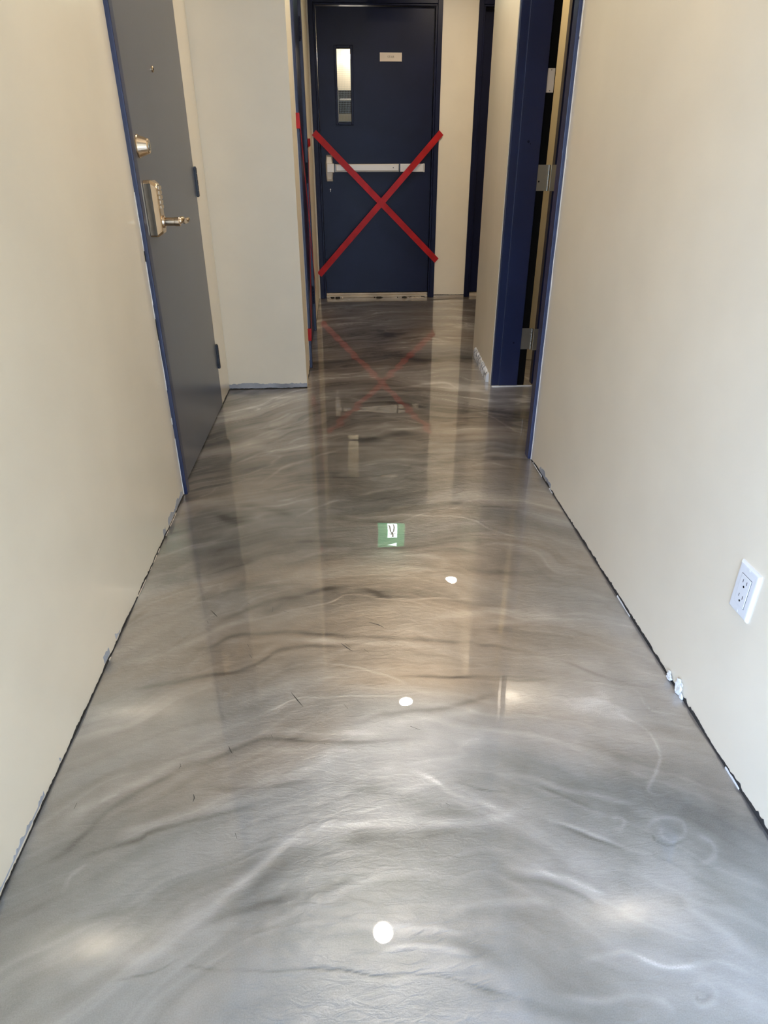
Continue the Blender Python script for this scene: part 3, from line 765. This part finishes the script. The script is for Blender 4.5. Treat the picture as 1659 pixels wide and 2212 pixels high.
bm = bmesh.new(); add_tube(bm, [(0.452, YD - 0.0605, zc + 0.002), (0.452, YD - 0.0590, zc + 0.002)], 0.004, 12); mesh('bar_screw', bm, M_dark, d3)
bm = bmesh.new(); add_tube(bm, [(-0.080, YD - 0.003, 0.893), (-0.080, YD, 0.893)], 0.0055, 14); add_box(bm, (-0.082, YD - 0.0025, 0.874), (-0.078, YD, 0.892)); mesh('keyhole_cover', bm, M_white, d3)
boxes('threshold_plate', [((-0.150, 6.235, 0), (0.776, 6.37, 0.020)), ((-0.150, 6.252, 0.020), (0.776, 6.36, 0.038))], M_sill, f3, 0.003)
r = random.Random(77); cr = []
for k in range(16):
    a = r.uniform(-0.19, 0.80); b = 0.004 + 0.006 * r.random()
    cr.append(((a, 6.205 + r.uniform(-0.012, 0.02), 0), (a + b * r.uniform(1, 5), 6.212 + r.uniform(0.0, 0.02), b)))
boxes('sill_debris', cr, M_gap, f3, 0.001)
boxes('sill_debris', [((-0.125, 6.196, 0), (-0.112, 6.203, 0.003)), ((-0.01, 6.20, 0), (0.0, 6.208, 0.012)), ((0.60, 6.20, 0), (0.74, 6.205, 0.0035))], M_label, f3, 0.001)

# ------------------------------------------------------------------ door_4: right of the stair door, mostly hidden by the stub wall
f4 = root('trim_18', (1.6, 6.21, 0)); frame_far(1.108, 2.12, f4)
d4 = root('door_4', (1.6, 6.27, 0))
boxes('door_leaf', [((1.163, 6.29, 0.03), (2.065, 6.335, HD - 0.003))], M_navyd, d4, 0.002)
boxes('threshold_plate', [((1.162, 6.23, 0), (2.066, 6.37, 0.025))], M_sill, f4, 0.003)

# ------------------------------------------------------------------ door_5: open doorway in the right wall
f5 = root('trim_19', (0.87, 3.1, 0))
# far jamb: casing return, reveal with stop, black rabbet
boxes('door_casing', [((0.822, 3.560, 0), (0.866, 3.600, HF))], M_navy, f5, 0.003)
boxes('door_jamb', [((0.862, 3.553, 0), (0.967, 3.605, HF))], M_navy, f5, 0.002)
boxes('rabbet_gasket', [((0.967, 3.572, 0), (1.010, 3.605, HF - 0.04))], M_black, f5)
# near jamb and casing seen along the right wall
boxes('door_casing', [((XR - 0.014, 2.548, 0), (0.83, 2.600, HF)), ((XR - 0.006, 2.600, 0), (0.83, 2.612, HF))], M_navy, f5, 0.003)
boxes('door_jamb', [((0.83, 2.585, 0), (1.01, 2.625, HF))], M_navy, f5, 0.002)
boxes('door_header', [((XR - 0.0, 2.60, HD), (0.97, 3.60, HF))], M_navy, f5, 0.003)
ragged_v('caulk_line', XR, 2.548, 0.0, 1.75, 0.003, 0.009, (0, -1), f5, seed=41, gaps=0.15, sgn=-1)
boxes('frame_foot', [((0.822, 3.545, 0), (1.05, 3.556, 0.004))], M_plaster, f5)
lb = boxes('label_plate', [((0.972, 3.5685, 1.405), (1.006, 3.572, 1.500))], M_label, f5, 0.0008)
for zz in (1.412, 1.493):
    bm = bmesh.new(); add_tube(bm, [(0.989, 3.5678, zz), (0.989, 3.5688, zz)], 0.002, 10); mesh('label_rivet', bm, M_dark, lb)
bm = bmesh.new(); add_tube(bm, [(0.906, 3.5515, 1.205), (0.906, 3.5535, 1.205)], 0.006, 14); add_tube(bm, [(0.917, 3.5515, 1.196), (0.917, 3.5535, 1.196)], 0.003, 10); mesh('paint_blister', bm, M_navyd, f5)
bm = bmesh.new(); add_tube(bm, [(0.925, 3.551, 0.245), (0.925, 3.5535, 0.245)], 0.005, 14); mesh('bolt_plug', bm, M_navyd, f5)
d5 = root('door_5', (1.5, 3.57, 0))
boxes('door_leaf', [((1.046, 3.548, 0.012), (1.960, 3.592, HD - 0.004))], M_navyd, d5, 0.0015)
for zz in (0.262, 1.050, 1.83):
    bm = bmesh.new()
    h2 = 0.0575
    add_box(bm, (0.970, 3.5675, zz - h2), (1.018, 3.5715, zz + h2))
    hp = mesh('hinge', bm, M_steel, d5, 0.0006)
    bm = bmesh.new()
    for k in range(5):
        a = zz - h2 + k * 0.023; add_tube(bm, [(1.024, 3.562, a + 0.0007), (1.024, 3.562, a + 0.0223)], 0.0065, 14)
    mesh('hinge_knuckle', bm, M_steel, hp)
    boxes('hinge_leaf', [((1.030, 3.5445, zz - h2), (1.062, 3.5478, zz + h2))], M_steel, hp, 0.0006)
    for sx, sz, mt in ((1.000, 0.043, M_white), (0.980, 0.013, M_white), (0.980, -0.016, M_black if zz > 1 else M_white), (1.000, -0.044, M_white)):
        bm = bmesh.new(); add_tube(bm, [(sx, 3.5668, zz + sz), (sx, 3.5678, zz + sz)], [0.0022 if mt is M_white else 0.0042] * 2, 10)
        mesh('hinge_screw', bm, M_steel if mt is M_white else M_black, hp)

# ------------------------------------------------------------------ tape
def strip(name, pts, wdir, w, label, group=None, th=0.0006, sub=10):
    """flat tape through points; wdir(i) gives the width direction"""
    bm = bmesh.new(); P = [Vector(p) for p in pts]; rows = []
    for i, p in enumerate(P):
        d = (P[min(i + 1, len(P) - 1)] - P[max(i - 1, 0)]).normalized()
        n = Vector(wdir)
        s = d.cross(n).normalized()
        ww = w * 0.5
        rows.append([bm.verts.new(p + s * ww + n * th), bm.verts.new(p - s * ww + n * th), bm.verts.new(p - s * ww - n * 0.0), bm.verts.new(p + s * ww - n * 0.0)])
    for a, b in zip(rows, rows[1:]):
        for k in range(4): bm.faces.new((a[k], a[(k + 1) % 4], b[(k + 1) % 4], b[k]))
    bm.faces.new(rows[0][::-1]); bm.faces.new(rows[-1])
    o = mesh(name, bm, M_tape)
    return tag(o, label, 'tape', group)
def lerp(a, b, t): return tuple(a[i] + (b[i] - a[i]) * t for i in range(3))
def far_tape(ax, az, bx, bz, label, off, push):
    # stuck to both faces of the frame, stretched over the panic bar where it meets it
    A = (ax, YF - 0.0006 - off, az); B = (bx, YF - 0.0006 - off, bz); n = 48; pts = []
    for i in range(n + 1):
        t = i / n; p = list(lerp(A, B, t))
        # stretched straight to the bar and straight on to the other end
        tb = push[0]
        k = t / tb if t < tb else (1 - t) / (1 - tb)
        k = max(0, min(1, (k - 0.05) / 0.95))
        yy = p[1] + (push[1] - p[1]) * k
        s = yy / p[1]
        p[1] = yy; p[0] *= 1 - (1 - s) * 0.5; p[2] = 1.15 + (p[2] - 1.15) * (1 - (1 - s) * 0.5)
        pts.append(p)
    return strip('tape_strip', pts, (0, -1, 0), 0.050, label)
far_tape(-0.198, 1.312, 0.846, 0.318, 'red tape strip running from upper left to lower right across the stair door', 0.0, (0.27, 6.172))
far_tape(0.848, 1.312, -0.206, 0.208, 'red tape strip running from upper right to lower left across the stair door', 0.0012, (0.25, 6.170))
XT = -0.1985
strip('tape_strip', [(XT, 3.985, 1.318), (XT, 4.02, 1.290), (XT, 4.5, 0.80), (XT - 0.001, 4.98, 0.34), (XT - 0.002, 5.06, 0.26)], (1, 0, 0), 0.05,
      'red tape strip on the left side door sloping down from its near edge')
strip('tape_strip', [(-0.2135, 5.72, 1.235), (-0.213, 5.24, 1.225), (XT - 0.0012, 5.00, 1.18), (XT + 0.001, 4.5, 0.72), (XT + 0.0016, 4.03, 0.232), (XT + 0.0016, 3.985, 0.20)], (1, 0, 0), 0.05,
      'red tape strip on the left side door sloping down towards its near edge')
boxes_t = bmesh.new(); add_box(boxes_t, (-0.216, 3.972, 1.272), (-0.1975, 3.984, 1.342)); tp = mesh('tape_patch', boxes_t, M_tape)
tag(tp, 'small red tape patch folded around the upper near edge of the left side door frame', 'tape')
boxes_t = bmesh.new(); add_box(boxes_t, (-0.216, 3.972, 0.170), (-0.1965, 3.984, 0.240)); tp = mesh('tape_patch', boxes_t, M_tape)
tag(tp, 'small red tape patch folded around the lower near edge of the left side door frame', 'tape')

# ------------------------------------------------------------------ outlet on the right wall
ot = thing('wall_outlet', (XR, 1.028, 0.385), 'white double power outlet with cover plate on the right wall', 'outlet')
bm = bmesh.new()
oy0, oy1, oz0, oz1 = 0.9965, 1.0625, 0.3290, 0.4395
rings = []
for dx, ins in ((0.0, 0.0), (0.003, 0.0), (0.0062, 0.0035), (0.0066, 0.006)):
    rings.append([bm.verts.new((XR - dx, a, b)) for a, b in ((oy0 + ins, oz0 + ins), (oy1 - ins, oz0 + ins), (oy1 - ins, oz1 - ins), (oy0 + ins, oz1 - ins))])
for a, b in zip(rings, rings[1:]):
    for k in range(4): bm.faces.new((a[k], a[(k + 1) % 4], b[(k + 1) % 4], b[k]))
bm.faces.new(rings[-1])
mesh('cover_plate', bm, M_white, ot)
cyo = (oy0 + oy1) / 2; czo = (oz0 + oz1) / 2
boxes('receptacle_gap', [((XR - 0.0068, cyo - 0.0172, czo - 0.0340), (XR - 0.006, cyo + 0.0172, czo + 0.0340))], M_black, ot)
rc = boxes('receptacle', [((XR - 0.0082, cyo - 0.0163, czo - 0.0331), (XR - 0.006, cyo + 0.0163, czo + 0.0331))], M_white, ot, 0.0008)
for s in (-1, 1):
    zc2 = czo + s * 0.0165
    bm = bmesh.new()
    add_box(bm, (XR - 0.0085, cyo - 0.0070, zc2 + 0.0005), (XR - 0.0081, cyo - 0.0058, zc2 + 0.0085))
    add_box(bm, (XR - 0.0085, cyo + 0.0055, zc2 + 0.0012), (XR - 0.0081, cyo + 0.0066, zc2 + 0.0080))
    add_tube(bm, [(XR - 0.0081, cyo, zc2 - 0.006), (XR - 0.0085, cyo, zc2 - 0.006)], 0.0024, 12)
    mesh('socket_slot', bm, M_black, rc)
    bm = bmesh.new(); add_tube(bm, [(XR - 0.0060, cyo, czo + s * 0.0475), (XR - 0.0074, cyo, czo + s * 0.0475)], 0.0030, 14); mesh('screw', bm, M_white, ot)

# ------------------------------------------------------------------ ceiling lights
def downlight(x, y, mat, label, r=0.050):
    t = thing('recessed_light', (x, y, CEIL), label, 'ceiling light', 'round recessed lights in the corridor ceiling')
    bm = bmesh.new(); n = 48
    prof = [(r, -0.001), (r, -0.004), (r + 0.006, -0.008), (r + 0.016, -0.006), (r + 0.020, 0.0)]
    rings = [[bm.verts.new((x + q * math.cos(2 * math.pi * k / n), y + q * math.sin(2 * math.pi * k / n), CEIL + z)) for k in range(n)] for q, z in prof]
    for a, b in zip(rings, rings[1:]):
        for k in range(n): bm.faces.new((a[k], a[(k + 1) % n], b[(k + 1) % n], b[k]))
    mesh('light_trim', bm, M_white, t, smooth=True)
    bm = bmesh.new(); add_tube(bm, [(x, y, CEIL - 0.0035), (x, y, CEIL - 0.0012)], r, n); mesh('light_lens', bm, mat, t)
downlight(0.110, 1.99, M_bulb, 'round recessed ceiling light, the nearest one mirrored in the glossy floor')
downlight(0.385, 3.63, M_bulb, 'round recessed ceiling light over the middle of the corridor, mirrored in the floor')
downlight(0.965, 5.19, M_bulbfar, 'round recessed ceiling light over the side alcove by the stair door, mirrored farthest')
downlight(1.55, 3.86, M_bulbfar, 'round recessed ceiling light in the side room behind the open doorway')
#downlight(0.10, -0.45, M_bulb, 'round recessed ceiling light behind the viewer near the entrance')

# ------------------------------------------------------------------ exit sign hung from the ceiling before the stair door
ys_ = 5.75
es = thing('exit_sign', (0.41, ys_, CEIL), 'green running man exit sign with arrow hung from the ceiling before the stair door', 'exit sign')
boxes('sign_housing', [((0.270, ys_ + 0.004, 2.13), (0.560, ys_ + 0.045, 2.42))], M_white, es, 0.004)
boxes('sign_stem', [((0.38, ys_ + 0.012, 2.42), (0.45, ys_ + 0.038, CEIL))], M_white, es, 0.002)
boxes('sign_face', [((0.278, ys_, 2.138), (0.552, ys_ + 0.005, 2.412))], M_green, es, 0.002)
bm = bmesh.new()
def P2(l): return [(0.345 + a, ys_ - 0.0008, 2.145 + b) for a, b in l]
add_prism(bm, P2([(0.03, 0.0), (0.13, 0.0), (0.13, 0.125), (0.03, 0.125)]), 0, (0, -0.001, 0))
mesh('sign_panel', bm, M_signwhite, es)
bm = bmesh.new()
add_tube(bm, [(0.345 + 0.085, ys_ - 0.0018, 2.145 + 0.108), (0.345 + 0.085, ys_ - 0.0026, 2.145 + 0.108)], 0.010, 14)
for l in ([(0.070, 0.092), (0.092, 0.096), (0.086, 0.060), (0.066, 0.058)], [(0.088, 0.090), (0.118, 0.082), (0.118, 0.076), (0.086, 0.080)],
          [(0.072, 0.090), (0.045, 0.078), (0.047, 0.072), (0.072, 0.080)], [(0.066, 0.060), (0.048, 0.038), (0.036, 0.030), (0.040, 0.024), (0.056, 0.032), (0.076, 0.058)],
          [(0.074, 0.060), (0.086, 0.060), (0.104, 0.036), (0.092, 0.008), (0.084, 0.010), (0.092, 0.036)]):
    add_prism(bm, [(0.345 + a, ys_ - 0.0019, 2.145 + b) for a, b in l], 0, (0, -0.0008, 0))
mesh('running_figure', bm, M_navyd, es)
bm = bmesh.new(); add_prism(bm, [(0.373 + a, ys_ - 0.0008, 2.33 + b) for a, b in ((0.0, 0.025), (0.10, -0.02), (0.10, 0.065))], 0, (0, -0.001, 0)); mesh('arrow', bm, M_signwhite, es)

# ------------------------------------------------------------------ stairwell seen through the wired glass
boxes('wall_stairwell', [((-0.9, 6.40, 0), (-0.8, 8.6, 3.0)), ((1.6, 6.40, 0), (1.7, 8.6, 3.0)), ((-0.9, 8.5, 0), (1.7, 8.6, 3.0)),
                         ((-0.9, 6.40, 2.9), (1.7, 8.6, 3.0)), ((-0.9, 6.40, CEIL), (1.7, 6.5, 2.95)), ((-0.9, 6.402, 0), (-0.41, 6.5, CEIL))], M_wallf, kind='structure')
ss = thing('staircase', (0.2, 7.7, 0), 'dark stair flight with a pale landing edge behind the wired glass of the stair door', 'stairs')
boxes('stair_flight', [((-0.3, 7.62, 0.0), (1.0, 8.2, 1.62)), ((-0.3, 8.2, 0), (1.0, 8.4, 1.75))], M_stair, ss)
boxes('landing_edge', [((-0.3, 7.60, 1.445), (1.0, 7.62, 1.510))], M_wall2, ss)
boxes('handrail', [((0.02, 7.98, 1.62), (1.0, 8.02, 1.66))], M_white, ss, 0.01)
boxes('newel_panel', [((-0.10, 7.55, 1.30), (0.012, 7.59, 1.73))], M_white, ss, 0.01)
t = thing('stairwell_light', (0.25, 8.0, 2.2), 'glowing oval light on the stairwell wall seen through the wired glass', 'lamp')
bm = bmesh.new(); add_tube(bm, [(0.06, 8.40, 2.06), (0.30, 8.40, 2.07)], 0.022, 16); mesh('lamp_tube', bm, emit('stair_lamp', (1, 0.92, 0.8), 70), t)


t = thing('stairwell_light', (0.3, 7.2, 2.9), 'added unseen round fill lamp brightening the stairwell behind the stair door', 'lamp')
bm = bmesh.new(); add_tube(bm, [(0.3, 7.2, 2.86), (0.3, 7.2, 2.899)], 0.09, 32); mesh('fill_lamp_disc', bm, emit('stair_fill', (1, 0.9, 0.75), 36), t)  # added lamp, out of view, brightens the stairwell behind the glass
